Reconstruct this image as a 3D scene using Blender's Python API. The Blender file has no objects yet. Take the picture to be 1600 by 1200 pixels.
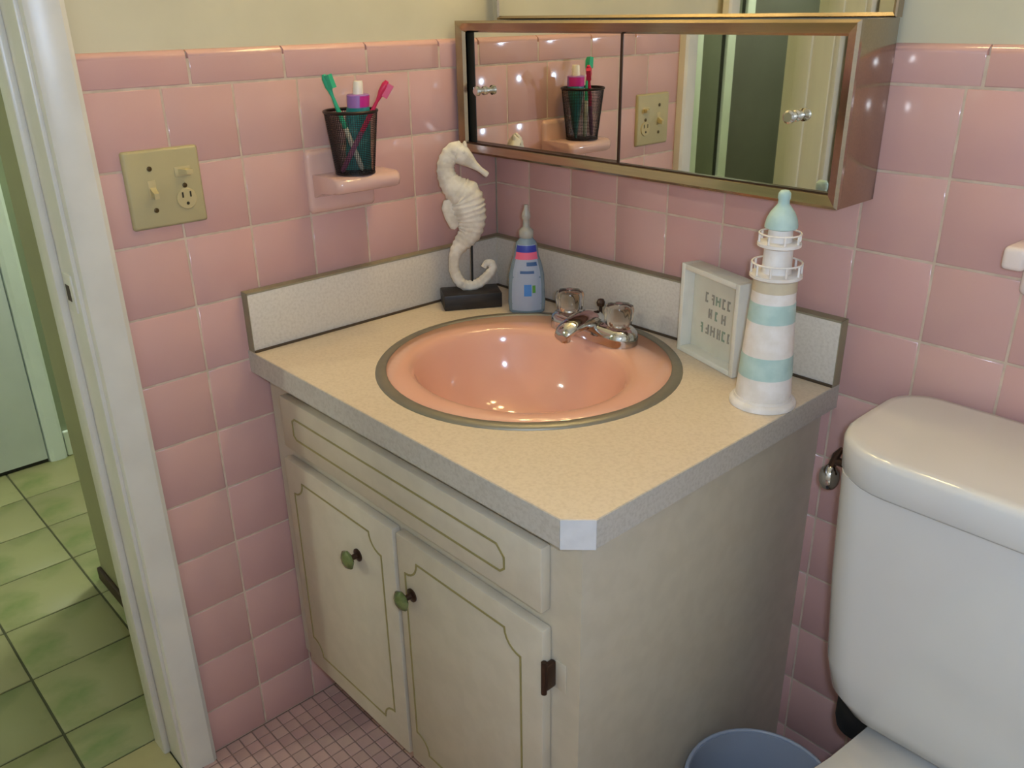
import bpy, bmesh, math, random
from mathutils import Vector, Matrix
random.seed(7)
S = bpy.context.scene
C = S.collection

# ------------------------------------------------------------------ camera
CAM = Vector((1.2953, -1.1499, 1.2839))
YAW, PITCH, ROLL, FPX = -0.8305, -0.4083, -0.0158, 1348.26
def cam_axes():
    f = Vector((math.sin(YAW)*math.cos(PITCH), math.cos(YAW)*math.cos(PITCH), math.sin(PITCH)))
    r = Vector((math.cos(YAW), -math.sin(YAW), 0)); u = r.cross(f)
    return (r*math.cos(ROLL)+u*math.sin(ROLL), u*math.cos(ROLL)-r*math.sin(ROLL), f)
R_, U_, F_ = cam_axes()
cd = bpy.data.cameras.new('camera'); cam = bpy.data.objects.new('camera', cd); C.objects.link(cam)
cd.sensor_width = 36; cd.lens = 36*FPX/1600; cd.clip_start = 0.02
M = Matrix((R_, U_, -F_)).transposed().to_4x4(); M.translation = CAM
cam.matrix_world = M
S.camera = cam

# ------------------------------------------------------------------ world, exposure, flash
w = bpy.data.worlds.new('world'); S.world = w; w.use_nodes = True
w.node_tree.nodes['Background'].inputs[0].default_value = (0.5, 0.55, 0.5, 1)
w.node_tree.nodes['Background'].inputs[1].default_value = 0.05
S.view_settings.view_transform = 'Standard'; S.view_settings.look = 'None'
S.view_settings.gamma = 1.0; S.view_settings.use_curve_mapping = False
S.view_settings.exposure = 0.0
FLASH_W, LAMP_W, HALL_W = 21.0, 62.0, 200.0
fl = bpy.data.lights.new('camera_flash', 'POINT'); fl.energy = FLASH_W; fl.shadow_soft_size = 0.02
fl.color = (0.55, 0.715, 1.0)
flo = bpy.data.objects.new('camera_flash', fl); C.objects.link(flo)
flo.location = CAM + R_*0.045 + U_*0.015 + F_*0.02

# ------------------------------------------------------------------ materials
def lin(c):
    return tuple(((v/255)/12.92 if v/255 <= 0.04045 else ((v/255+0.055)/1.055)**2.4) for v in c)
MATS = {}
def mat(name, rgb, rough=0.5, metal=0.0, spec=0.5, rgb2=None, nscale=20, nlo=0.4, nhi=0.6, bump=0, bscale=60,
        var=0.0, coat=0.0, trans=0.0, ior=1.45, emit=None, estr=0, detail=4, stretch=None, sss=0):
    m = bpy.data.materials.new(name); m.use_nodes = True
    nt = m.node_tree; N = nt.nodes; L = nt.links; b = N['Principled BSDF']
    b.inputs['Roughness'].default_value = rough; b.inputs['Metallic'].default_value = metal
    b.inputs['Specular IOR Level'].default_value = spec; b.inputs['IOR'].default_value = ior
    b.inputs['Coat Weight'].default_value = coat; b.inputs['Coat Roughness'].default_value = 0.05
    b.inputs['Transmission Weight'].default_value = trans
    if emit:
        b.inputs['Emission Color'].default_value = (*emit, 1); b.inputs['Emission Strength'].default_value = estr
    tc = N.new('ShaderNodeTexCoord'); src = tc.outputs['Object']
    if stretch:
        mp = N.new('ShaderNodeMapping'); mp.inputs['Scale'].default_value = stretch
        L.new(src, mp.inputs['Vector']); src = mp.outputs['Vector']
    nz = N.new('ShaderNodeTexNoise'); nz.inputs['Scale'].default_value = nscale; nz.inputs['Detail'].default_value = detail
    L.new(src, nz.inputs['Vector'])
    c1 = lin(rgb); c2 = lin(rgb2) if rgb2 else tuple(v*0.93 for v in c1)
    rp = N.new('ShaderNodeValToRGB'); L.new(nz.outputs['Fac'], rp.inputs['Fac'])
    rp.color_ramp.elements[0].position = nlo; rp.color_ramp.elements[1].position = nhi
    rp.color_ramp.elements[0].color = (*c1, 1); rp.color_ramp.elements[1].color = (*c2, 1)
    col = rp.outputs['Color']
    if var:
        oi = N.new('ShaderNodeObjectInfo')
        hs = N.new('ShaderNodeHueSaturation')
        mr = N.new('ShaderNodeMapRange'); mr.inputs['To Min'].default_value = 1-var; mr.inputs['To Max'].default_value = 1+var
        L.new(oi.outputs['Random'], mr.inputs['Value']); L.new(mr.outputs['Result'], hs.inputs['Value'])
        mh = N.new('ShaderNodeMapRange'); mh.inputs['To Min'].default_value = 0.5-var*0.12; mh.inputs['To Max'].default_value = 0.5+var*0.12
        mm = N.new('ShaderNodeMath'); mm.operation = 'MULTIPLY'; mm.inputs[1].default_value = 7.31
        fr = N.new('ShaderNodeMath'); fr.operation = 'FRACT'
        L.new(oi.outputs['Random'], mm.inputs[0]); L.new(mm.outputs[0], fr.inputs[0]); L.new(fr.outputs[0], mh.inputs['Value'])
        L.new(mh.outputs['Result'], hs.inputs['Hue'])
        L.new(col, hs.inputs['Color']); col = hs.outputs['Color']
    L.new(col, b.inputs['Base Color'])
    if bump:
        n2 = N.new('ShaderNodeTexNoise'); n2.inputs['Scale'].default_value = bscale; n2.inputs['Detail'].default_value = 3
        L.new(src, n2.inputs['Vector'])
        bp = N.new('ShaderNodeBump'); bp.inputs['Strength'].default_value = bump; bp.inputs['Distance'].default_value = 0.002
        L.new(n2.outputs['Fac'], bp.inputs['Height']); L.new(bp.outputs['Normal'], b.inputs['Normal'])
    MATS[name] = m
    return m
mat('pink_tile', (206, 164, 155), 0.12, spec=0.5, rgb2=(200, 158, 151), nscale=3, var=0.03, bump=0.04, bscale=14)
mat('grout', (206, 184, 164), 0.8, rgb2=(192, 170, 150), nscale=40)
mat('paint', (203, 196, 168), 0.55, bump=0.06, bscale=90, nscale=6)
mat('ceiling_paint', (228, 224, 210), 0.8, bump=0.05, bscale=90, nscale=6)
mat('mosaic', (202, 166, 152), 0.35, rgb2=(186, 152, 142), nscale=8, var=0.07)
mat('mosaic_grout', (150, 124, 114), 0.8, nscale=60)
mat('white_trim', (216, 212, 200), 0.3, nscale=9, bump=0.05, bscale=30)
mat('hall_paint', (152, 164, 138), 0.6, nscale=4)
mat('stub_paint', (150, 148, 112), 0.6, nscale=4)
mat('hall_door', (232, 240, 236), 0.4, nscale=4)
mat('hall_trim', (230, 240, 230), 0.35, nscale=6)
mat('dark_room', (110, 110, 104), 0.45, nscale=5)  # flat tone for the darkness of an unlit room
mat('mid_door', (116, 120, 104), 0.45, nscale=5)
mat('hall_tile', (144, 142, 100), 0.42, rgb2=(112, 124, 72), nscale=7, nlo=0.5, nhi=0.68, var=0.08, detail=6, bump=0.08, bscale=12)
mat('hall_grout', (72, 74, 48), 0.85, nscale=40)
mat('threshold', (176, 164, 118), 0.4, nscale=12)
mat('brown_base', (62, 46, 34), 0.5, nscale=20)
mat('cream_door', (224, 220, 198), 0.4, nscale=5, stretch=(4, 4, 0.4))
mat('laminate', (218, 200, 174), 0.32, rgb2=(208, 189, 162), nscale=210, nlo=0.42, nhi=0.70, detail=8)
mat('laminate_wall', (213, 204, 190), 0.38, rgb2=(201, 191, 176), nscale=210, nlo=0.42, nhi=0.70, detail=8)
mat('laminate_edge', (190, 183, 172), 0.38, rgb2=(176, 168, 156), nscale=210, nlo=0.42, nhi=0.70, detail=8)
mat('chip', (204, 202, 200), 0.35, nscale=40)
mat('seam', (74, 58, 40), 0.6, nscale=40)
mat('splash_cap', (148, 138, 112), 0.5, nscale=40)
mat('cabinet', (199, 188, 167), 0.42, rgb2=(194, 183, 162), nscale=30, bump=0.05, bscale=60, detail=6)
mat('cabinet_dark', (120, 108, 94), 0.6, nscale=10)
mat('gold_line', (150, 138, 88), 0.45, nscale=40)
mat('bronze', (72, 52, 40), 0.35, metal=0.6, nscale=60)
mat('green_knob', (78, 90, 44), 0.2, rgb2=(104, 114, 66), nscale=60, coat=0.5)
mat('sink_pink', (226, 172, 146), 0.1, rgb2=(223, 168, 143), nscale=4, coat=0.3)
mat('steel', (142, 136, 120), 0.45, metal=0.55, nscale=30, stretch=(1, 1, 20))
mat('frame_steel', (176, 160, 140), 0.16, metal=1, nscale=10, stretch=(1, 40, 40))
mat('chrome', (205, 205, 205), 0.06, metal=1, nscale=4)
mat('mirror', (240, 238, 228), 0.012, metal=1, nscale=2)
mat('dark_edge', (34, 36, 28), 0.5, nscale=20)
mat('acrylic', (246, 236, 224), 0.10, trans=1.0, ior=1.49, nscale=3)
mat('almond', (178, 166, 124), 0.35, nscale=8)
mat('almond_light', (190, 174, 128), 0.35, nscale=8)
mat('screw', (84, 66, 34), 0.4, metal=0.5, nscale=40)
mat('slot', (46, 40, 22), 0.7, nscale=40)
mat('ceramic_pink', (218, 178, 166), 0.1, nscale=5, coat=0.4)
mat('ceramic_white', (232, 214, 204), 0.12, nscale=5, coat=0.4)
mat('black_wire', (40, 28, 26), 0.4, metal=0.3, nscale=40)
mat('green_plastic', (40, 166, 124), 0.3, nscale=10)
mat('clear_grip', (206, 206, 186), 0.25, nscale=10)
mat('red_plastic', (206, 40, 84), 0.3, nscale=10)
mat('purple_grip', (150, 84, 116), 0.3, nscale=10)
mat('teal_tube', (36, 128, 122), 0.3, rgb2=(74, 150, 140), nscale=55, nlo=0.5, nhi=0.62)
mat('magenta', (206, 40, 138), 0.35, nscale=10)
mat('lilac', (160, 110, 176), 0.35, nscale=10)
mat('cap_white', (236, 226, 208), 0.35, nscale=10)
mat('plaster', (224, 216, 200), 0.7, rgb2=(204, 194, 176), nscale=45, bump=0.3, bscale=120)
mat('black_wood', (28, 25, 24), 0.45, rgb2=(44, 38, 34), nscale=30, stretch=(1, 6, 6))
mat('gel', (176, 200, 214), 0.12, trans=0.55, ior=1.36, nscale=6)
mat('nozzle', (204, 202, 188), 0.25, trans=0.4, ior=1.4, nscale=6)
mat('label_pale', (160, 172, 188), 0.35, nscale=14)
mat('label_blue', (52, 66, 158), 0.35, nscale=14)
mat('label_pink', (226, 104, 132), 0.35, nscale=14)
mat('label_sky', (72, 134, 200), 0.35, nscale=14)
mat('label_navy', (64, 96, 140), 0.35, nscale=14)
mat('label_green', (84, 146, 62), 0.35, nscale=14)
mat('sign_white', (222, 220, 206), 0.55, nscale=20)
mat('sign_panel', (206, 204, 186), 0.6, nscale=20)
mat('ink', (152, 148, 134), 0.7, nscale=30)
mat('ink_green', (140, 156, 134), 0.7, nscale=30)
mat('lh_white', (232, 226, 220), 0.6, rgb2=(222, 214, 204), nscale=40, bump=0.1, bscale=90)
mat('lh_teal', (184, 208, 200), 0.6, rgb2=(170, 197, 190), nscale=40, bump=0.1, bscale=90)
mat('lh_tan', (204, 190, 162), 0.6, nscale=40)
mat('porcelain', (210, 207, 201), 0.1, nscale=3, coat=0.4)
mat('black_rubber', (22, 22, 20), 0.6, nscale=20)
mat('bin_blue', (150, 158, 172), 0.4, nscale=6)
mat('globe', (255, 240, 215), 0.4, emit=(1.0, 0.76, 0.345), estr=LAMP_W)
mat('hall_globe', (250, 255, 245), 0.4, emit=(0.93, 1.0, 0.88), estr=HALL_W)

# ------------------------------------------------------------------ mesh helpers
class MB:
    def __init__(s): s.v = []; s.f = []
    def add(s, vs, fs):
        o = len(s.v); s.v += [tuple(v) for v in vs]; s.f += [tuple(i+o for i in f) for f in fs]; return s
    def box(s, x0, x1, y0, y1, z0, z1):
        return s.add([(x0,y0,z0),(x1,y0,z0),(x1,y1,z0),(x0,y1,z0),(x0,y0,z1),(x1,y0,z1),(x1,y1,z1),(x0,y1,z1)],
                     [(0,3,2,1),(4,5,6,7),(0,1,5,4),(1,2,6,5),(2,3,7,6),(3,0,4,7)])
    def bbox(s, x0, x1, y0, y1, z0, z1, r, seg=2):
        bm = bmesh.new(); bmesh.ops.create_cube(bm, size=1)
        bmesh.ops.scale(bm, vec=(x1-x0, y1-y0, z1-z0), verts=bm.verts)
        bmesh.ops.translate(bm, vec=((x0+x1)/2, (y0+y1)/2, (z0+z1)/2), verts=bm.verts)
        bmesh.ops.bevel(bm, geom=bm.edges[:], offset=r, segments=seg, profile=0.5, affect='EDGES')
        bm.verts.index_update()
        s.add([v.co[:] for v in bm.verts], [tuple(v.index for v in f.verts) for f in bm.faces]); bm.free(); return s
    def loft(s, rings, cap0=True, cap1=True):
        n = len(rings[0]); o = len(s.v)
        for r in rings: s.v += [tuple(p) for p in r]
        for k in range(len(rings)-1):
            for i in range(n):
                j = (i+1) % n
                s.f.append((o+k*n+i, o+k*n+j, o+(k+1)*n+j, o+(k+1)*n+i))
        if cap0: s.f.append(tuple(o+i for i in reversed(range(n))))
        if cap1: s.f.append(tuple(o+(len(rings)-1)*n+i for i in range(n)))
        return s
    def lathe(s, prof, n=32, origin=(0,0,0), axis='z', cap0=True, cap1=True):
        rings = []
        for r, h in prof:
            ring = []
            for i in range(n):
                a = 2*math.pi*i/n; c, d = r*math.cos(a), r*math.sin(a)
                p = (c, d, h) if axis == 'z' else ((c, -h, d) if axis == '-y' else ((h, c, d) if axis == 'x' else (c, h, -d)))
                ring.append((p[0]+origin[0], p[1]+origin[1], p[2]+origin[2]))
            rings.append(ring)
        return s.loft(rings, cap0, cap1)
    def tube(s, pts, radii, n=12, flat=None):
        pts = [Vector(p) for p in pts]
        if not isinstance(radii, (list, tuple)): radii = [radii]*len(pts)
        rings = []; up = Vector((0, 0, 1)); prev = None
        for k, p in enumerate(pts):
            t = (pts[min(k+1, len(pts)-1)] - pts[max(k-1, 0)]).normalized()
            if prev is None:
                a = t.cross(up) if abs(t.dot(up)) < 0.95 else t.cross(Vector((0, 1, 0)))
            else:
                a = prev - t*prev.dot(t)
            a.normalize(); prev = a; b = t.cross(a)
            rings.append([p + a*radii[k]*math.cos(2*math.pi*i/n) + b*radii[k]*math.sin(2*math.pi*i/n) for i in range(n)])
        return s.loft(rings)
    def prism(s, poly, z0, z1):
        return s.loft([[(x, y, z0) for x, y in poly], [(x, y, z1) for x, y in poly]])
    def mesh(s, name, m, smooth=True, ang=35):
        me = bpy.data.meshes.new(name); me.from_pydata(s.v, [], s.f)
        bm = bmesh.new(); bm.from_mesh(me); bmesh.ops.recalc_face_normals(bm, faces=bm.faces); bm.to_mesh(me); bm.free()
        me.materials.append(MATS[m])
        if smooth:
            for p in me.polygons: p.use_smooth = True
            me.set_sharp_from_angle(angle=math.radians(ang))
        me.update(); return me
    def obj(s, name, m, parent=None, smooth=True, ang=35):
        return link(name, s.mesh(name, m, smooth, ang), parent)
def link(name, me, parent=None, loc=None):
    o = bpy.data.objects.new(name, me); C.objects.link(o)
    if parent: o.parent = parent
    if loc: o.location = loc
    return o
def tag(o, label, cat, group=None, kind=None):
    o['label'] = label; o['category'] = cat
    if group: o['group'] = group
    if kind: o['kind'] = kind
    return o
def thing(name, label, cat, loc=(0,0,0), rz=0, group=None):
    o = bpy.data.objects.new(name, None); C.objects.link(o); o.empty_display_size = 0.05
    o.location = loc; o.rotation_euler = (0, 0, rz)
    return tag(o, label, cat, group)
def struct(name, mb, m, label, cat, smooth=False):
    return tag(mb.obj(name, m, None, smooth), label, cat, kind='structure')
def rrect(x0, x1, y0, y1, r, n=6, rb=None):
    out = []; q_ = rb or r; r0 = r
    for cx, cy, a0, r in ((x1-q_, y1-q_, 0, q_), (x0+q_, y1-q_, 90, q_), (x0+r0, y0+r0, 180, r0), (x1-r0, y0+r0, 270, r0)):
        for k in range(n+1):
            a = math.radians(a0 + 90*k/n); out.append((cx+r*math.cos(a), cy+r*math.sin(a)))
    return out

# ------------------------------------------------------------------ dimensions
T = 0.1095; G = 0.0020
Z1 = 1.1905; CAP = 0.049
W, D, H, HS = 0.7562, 0.5625, 0.7683, 0.1021
ROOM_X, ROOM_Y, ROOM_Z = 2.1, -1.62, 2.44
JY0, JY1, WT = -0.806, -1.456, 0.14       # doorway in the left wall
zl = [Z1 - k*T for k in range(11)] + [0.0]

# ------------------------------------------------------------------ setting: bathroom shell
wl = MB()
wl.box(-WT, -0.0105, JY0+0.008, 0.10, 0, ROOM_Z).box(-WT, -0.0105, JY1-0.001, JY0+0.008, 2.04, ROOM_Z).box(-WT, -0.0105, -4.0, JY1-0.001, 0, ROOM_Z)
wall_left = struct('wall_left', wl, 'paint', 'cream painted wall with pink tile wainscot and the light switch', 'wall')
wall_back = struct('wall_back', MB().box(-0.0105, ROOM_X+0.1, 0.0105, 0.10, 0, ROOM_Z), 'paint',
                   'cream painted wall with pink tile wainscot behind the vanity and toilet', 'wall')
struct('wall_right', MB().box(ROOM_X, ROOM_X+0.1, ROOM_Y, 0.0105, 0, ROOM_Z), 'ceiling_paint', 'plain off-white painted bathroom wall past the toilet', 'wall')  # unseen wall, paint lightened to bounce more fill light
struct('wall_front', MB().box(0, ROOM_X+0.1, ROOM_Y-0.1, ROOM_Y, 0, ROOM_Z), 'ceiling_paint', 'plain off-white painted bathroom wall facing the vanity', 'wall')  # unseen wall, also lightened to raise the bounced fill
struct('ceiling', MB().box(-WT, ROOM_X+0.1, ROOM_Y-0.1, 0.10, ROOM_Z, ROOM_Z+0.05), 'ceiling_paint', 'off-white painted bathroom ceiling', 'ceiling')
MB().box(-0.0110, -0.0009, JY0+0.05, -0.001, 0, Z1+CAP-0.012).obj('grout_bed', 'grout', wall_left, False)
MB().box(-0.001, ROOM_X, 0.0009, 0.0110, 0, Z1+CAP-0.012).obj('grout_bed', 'grout', wall_back, False)

MB().box(-0.0110, -0.0050, JY0+0.05, -0.001, Z1, Z1+CAP-0.003).obj('grout_bed', 'grout', wall_left, False)
MB().box(-0.001, ROOM_X, 0.0050, 0.0110, Z1, Z1+CAP-0.003).obj('grout_bed', 'grout', wall_back, False)
# tiles: face lies in local XZ, proud along local -Y
tile_cache = {}
def tile_mesh(wd, ht, cap=False):
    key = (round(wd, 4), round(ht, 4), cap)
    if key in tile_cache: return tile_cache[key]
    x, z, b, d = wd/2, ht/2, 0.0022, 0.0055
    rings = []
    for ins, dep, tp_ in ((0, 0, 0), (0, d-0.0022, 0), (0.0008, d-0.0007, 0.0013), (b, d, 0.0040), (0, 0, 0))[:4]:
        top = z-ins
        rings.append([(-x+ins, -dep, -z+ins), (x-ins, -dep, -z+ins), (x-ins, -dep, top), (-x+ins, -dep, top)])
    if cap:
        rings = []; rr = 0.0110
        for k, ins in ((0, 0), (1, 0), (2, 0), (3, 0.0002), (4, 0.0005), (5, 0.0009), (6, 0.0014), (7, b)):
            t = math.radians(90*max(k-1, 0)/6); dep = -0.0055+(rr*math.sin(t) if k else -0.0002)
            bot = -z+(0 if k < 4 else 0.0002 if k == 4 else 0.0006 if k == 5 else 0.0012 if k == 6 else b)
            top = z-rr*(1-math.cos(t))
            rings.append([(-x+ins, -dep, bot), (x-ins, -dep, bot), (x-ins, -dep, top), (-x+ins, -dep, top)])
    me = MB().loft(rings).mesh('tile', 'pink_tile', True, 60)
    tile_cache[key] = me
    return me
def place(parent, name, wall, a0, a1, z0, z1, cap=False):
    me = tile_mesh(a1-a0-G, z1-z0-(G if not cap else G*0.5), cap)
    o = link(name, me, parent)
    mid, zm = (a0+a1)/2, (z0+z1)/2 + (G*0.25 if cap else 0)
    if wall == 'B': o.location = (mid, 0.0055, zm)
    else:
        o.location = (-0.0055, mid, zm); o.rotation_euler = (0, 0, math.radians(90))
ya = [-0.7471 + k*T for k in range(7)] + [0.0]; ya[0] = -0.752
xb = [0.0] + [0.0935 + k*T for k in range(19)] + [ROOM_X]
for i in range(len(ya)-1):
    for k in range(len(zl)-1): place(wall_left, 'tile', 'A', ya[i], ya[i+1], zl[k+1], zl[k])
for i in range(len(xb)-1):
    for k in range(len(zl)-1): place(wall_back, 'tile', 'B', xb[i], xb[i+1], zl[k+1], zl[k])
ca = [-0.752, -0.5916, -0.4376, -0.2836, -0.1296, 0.0]
for i in range(len(ca)-1): place(wall_left, 'cap_tile', 'A', ca[i], ca[i+1], Z1, Z1+CAP, True)
cb = [0.0, 0.108] + [0.108+0.154*k for k in range(1, 13)] + [ROOM_X]
for i in range(len(cb)-1): place(wall_back, 'cap_tile', 'B', cb[i], cb[i+1], Z1, Z1+CAP, True)

# bathroom floor: mosaic
floor = struct('floor', MB().box(-0.006, ROOM_X+0.1, ROOM_Y-0.1, 0.01, -0.05, -0.0018), 'mosaic_grout',
               'bathroom floor of small dusky pink mosaic tiles', 'floor')
def proj(p):
    d = Vector(p)-CAM; z = d.dot(F_); return 800+FPX*d.dot(R_)/z, 600-FPX*d.dot(U_)/z
mp_ = 0.0268; mt = mp_-0.0028
def mtile(cx, cy, mb):
    h = mt/2; return mb.loft([[(cx-h, cy-h, -0.004), (cx+h, cy-h, -0.004), (cx+h, cy+h, -0.004), (cx-h, cy+h, -0.004)],
                              [(cx-h, cy-h, -0.0006), (cx+h, cy-h, -0.0006), (cx+h, cy+h, -0.0006), (cx-h, cy+h, -0.0006)],
                              [(cx-h+.001, cy-h+.001, 0), (cx+h-.001, cy-h+.001, 0), (cx+h-.001, cy+h-.001, 0), (cx-h+.001, cy+h-.001, 0)]], cap0=False)
mos = mtile(0, 0, MB()).mesh('mosaic_tile', 'mosaic', False)
near, rest = [], MB()
for i in range(int(ROOM_X/mp_)):
    for j in range(int(-ROOM_Y/mp_)):
        cx, cy = (i+0.5)*mp_, -(j+0.5)*mp_
        u, v = proj((cx, cy, 0))
        if cx < 0.5 and cy < -0.44 and v < 1215 and -20 < u < 1620: near.append((-v, cx, cy))
        else: mtile(cx, cy, rest)
near.sort()
for n, (v, cx, cy) in enumerate(near):
    if n < 295: link('mosaic_tile', mos, floor, (cx, cy, 0))
    else: mtile(cx, cy, rest)
rs = rest.obj('mosaic_field', 'mosaic', floor, False); rs['kind'] = 'stuff'

# doorway trim: casing, jamb, stop
trim = thing('trim_1', 'white painted casing and jamb at the switch side of the bathroom doorway', 'door trim'); trim['kind'] = 'structure'
c = MB(); c.loft([[(0.0, -0.748, z), (0.016, -0.749, z), (0.020, -0.756, z), (0.017, -0.792, z), (0.013, -0.7985, z), (0.0, -0.8005, z)] for z in (0.0, 2.09)])
c.obj('casing', 'white_trim', trim, True, 30)
MB().bbox(-WT-0.002, 0.002, -0.806, -0.797, 0, 2.04, 0.002).obj('jamb', 'white_trim', trim)
MB().bbox(-0.106, -0.058, -0.818, -0.805, 0, 2.03, 0.004).obj('door_stop', 'white_trim', trim)
MB().bbox(-WT-0.016, -WT, -0.800, -0.738, 0, 2.09, 0.004).obj('casing', 'white_trim', trim)
st = MB().bbox(-0.046, -0.012, -0.8085, -0.8055, 0.888, 0.945, 0.001).obj('strike_plate', 'white_trim', trim)
MB().box(-0.040, -0.024, -0.8092, -0.8084, 0.904, 0.928).obj('strike_hole', 'brown_base', st, False)
trim2 = thing('trim_2', 'cream painted jamb and casing on the hinge side of the bathroom doorway', 'door trim'); trim2['kind'] = 'structure'
MB().bbox(-WT-0.002, 0.002, JY1-0.002, JY1+0.009, 0, 2.04, 0.002).obj('jamb', 'cream_door', trim2)
MB().bbox(-0.106, -0.058, JY1+0.008, JY1+0.020, 0, 2.03, 0.004).obj('door_stop', 'cream_door', trim2)
MB().bbox(0, 0.018, JY1-0.06, JY1+0.002, 0, 2.09, 0.004).obj('casing', 'white_trim', trim2)
trim3 = thing('trim_3', 'white painted head casing over the bathroom doorway', 'door trim'); trim3['kind'] = 'structure'
MB().bbox(-WT, 0.002, JY1, JY0, 2.03, 2.042, 0.002).obj('jamb', 'white_trim', trim3)
MB().bbox(0, 0.018, JY1-0.06, JY0+0.06, 2.04, 2.10, 0.004).obj('casing', 'white_trim', trim3)
dr = thing('door_2', 'cream bathroom door leaf swung open beside the doorway', 'door', (0.028, JY1-0.02, 0), math.radians(-4)); dr['kind'] = 'structure'
MB().bbox(0, 0.61, -0.035, 0, 0.012, 2.02, 0.003).obj('leaf', 'cream_door', dr)
kn = MB().lathe([(0.027, 0), (0.027, 0.006), (0.01, 0.01), (0.01, 0.03), (0.024, 0.038), (0.027, 0.05), (0.02, 0.06), (0.004, 0.063)], 24, (0.55, 0, 0.93), 'y').obj('knob', 'chrome', dr)

# ------------------------------------------------------------------ setting: hall
fh = struct('floor_hall', MB().box(-1.60, -0.006, -4.1, 0.7, -0.05, -0.0025), 'hall_grout', 'hall floor of green marbled square tiles with dark joints', 'floor')
P = 0.2057
htile = MB().loft([[(-a, -a, -0.006), (a, -a, -0.006), (a, a, -0.006), (-a, a, -0.006)] if k == 0 else
                   [(-a, -a, zz), (a, -a, zz), (a, a, zz), (-a, a, zz)] for k, (a, zz) in enumerate(((0.1005, 0), (0.1005, -0.0012), (0.0993, 0.0)))], cap0=False).mesh('floor_tile', 'hall_tile', True, 60)
for i in range(7):
    for j in range(-3, 17):
        x = -0.2485 - P*(i+0.5); y = -0.727 - P*1.04*(j+0.5) if False else -0.7275 - 0.2125*(j+0.5)
        if x < -1.50 or y > 0.55: continue
        o = link('floor_tile', htile, fh, (x, y, 0)); o.scale = (1, 1.033, 1)
for j in range(-3, 17):
    y = -0.7275 - 0.2125*(j+0.5)
    o = link('floor_tile', htile, fh, (-0.1795, y, 0)); o.scale = (0.655, 1.033, 1)
MB().bbox(-0.108, -0.002, JY1+0.01, JY0-0.002, -0.01, 0.002, 0.0015).obj('threshold', 'threshold', fh)
struct('wall_hall_far', MB().box(-1.60, -1.48, -4.0, 0.6, 0, ROOM_Z), 'hall_paint', 'pale green hall wall facing the bathroom doorway', 'wall')
sb = struct('wall_hall_side', MB().box(-0.72, -WT, -0.70, 0.6, 0, ROOM_Z), 'stub_paint', 'short tan hall wall return just past the bathroom doorway', 'wall')
struct('baseboard_hall', MB().bbox(-0.722, -0.157, -0.71, -0.70, 0, 0.035, 0.003), 'brown_base', 'dark brown low baseboard on the hall wall return', 'baseboard')
struct('wall_hall_end', MB().box(-1.48, -WT, -4.1, -4.0, 0, ROOM_Z), 'hall_paint', 'green wall at the far end of the hall', 'wall')
struct('wall_hall_near', MB().box(-1.48, -0.72, 0.6, 0.7, 0, ROOM_Z), 'hall_paint', 'green wall at the near end of the hall', 'wall')
struct('ceiling_hall', MB().box(-1.60, -WT, -4.1, 0.7, ROOM_Z, ROOM_Z+0.05), 'ceiling_paint', 'off-white hall ceiling', 'ceiling')
d1 = thing('door_1', 'pale green-white closed door across the hall', 'door', (-1.48, 0, 0)); d1['kind'] = 'structure'
MB().bbox(-0.02, 0.012, -1.36, -0.606, 0.012, 2.03, 0.002).obj('leaf', 'hall_door', d1)
MB().box(-0.01, 0.006, -1.36, -0.606, 0.0, 0.012).obj('gap_shade', 'dark_edge', d1, False)  # dark strip painted as the shade under the door
t4 = thing('trim_4', 'white casing around the door across the hall', 'door trim', (-1.48, 0, 0)); t4['kind'] = 'structure'
for y0, y1 in ((-0.604, -0.548), (-1.42, -1.362)):
    MB().loft([[(0, y0, z), (0.016, y0+0.004, z), (0.022, y0+0.015, z), (0.022, y1-0.012, z), (0.014, y1-0.003, z), (0, y1, z)] for z in (0.0, 2.08)]).obj('casing', 'hall_trim', t4, True, 25)
MB().bbox(0, 0.02, -1.42, -0.548, 2.035, 2.095, 0.004).obj('casing', 'hall_trim', t4)
struct('baseboard_hall_far', MB().bbox(-1.48, -1.466, -0.548, 0.55, 0, 0.085, 0.004), 'hall_trim', 'short white baseboard beside the door across the hall', 'baseboard')
# further down the hall, seen in the mirror
d3 = thing('door_3', 'mid green closed door further along the hall', 'door', (-1.48, 0, 0)); d3['kind'] = 'structure'
MB().bbox(-0.02, 0.008, -3.055, -2.885, 0.012, 2.03, 0.002).obj('leaf', 'mid_door', d3)
MB().box(-0.02, 0.004, -3.09, -3.056, 0, 2.03).obj('gap_shade', 'dark_edge', d3, False)  # dark strip painted as the shade in the gap beside the door
d4 = thing('dark_doorway', 'dark grey-green panel standing in for an unlit open room along the hall', 'door', (-1.48, 0, 0)); d4['kind'] = 'structure'
MB().bbox(-0.02, 0.010, -3.96, -3.165, 0.012, 2.03, 0.002).obj('leaf', 'dark_room', d4)  # darkness of the open room painted as a flat panel
t5 = thing('trim_5', 'pale green casings beside the closed door and dark doorway along the hall', 'door trim', (-1.48, 0, 0)); t5['kind'] = 'structure'
for y0, y1 in ((-2.882, -2.80), (-3.163, -3.092)): MB().bbox(0, 0.02, y0, y1, 0, 2.08, 0.004).obj('casing', 'hall_trim', t5)

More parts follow.
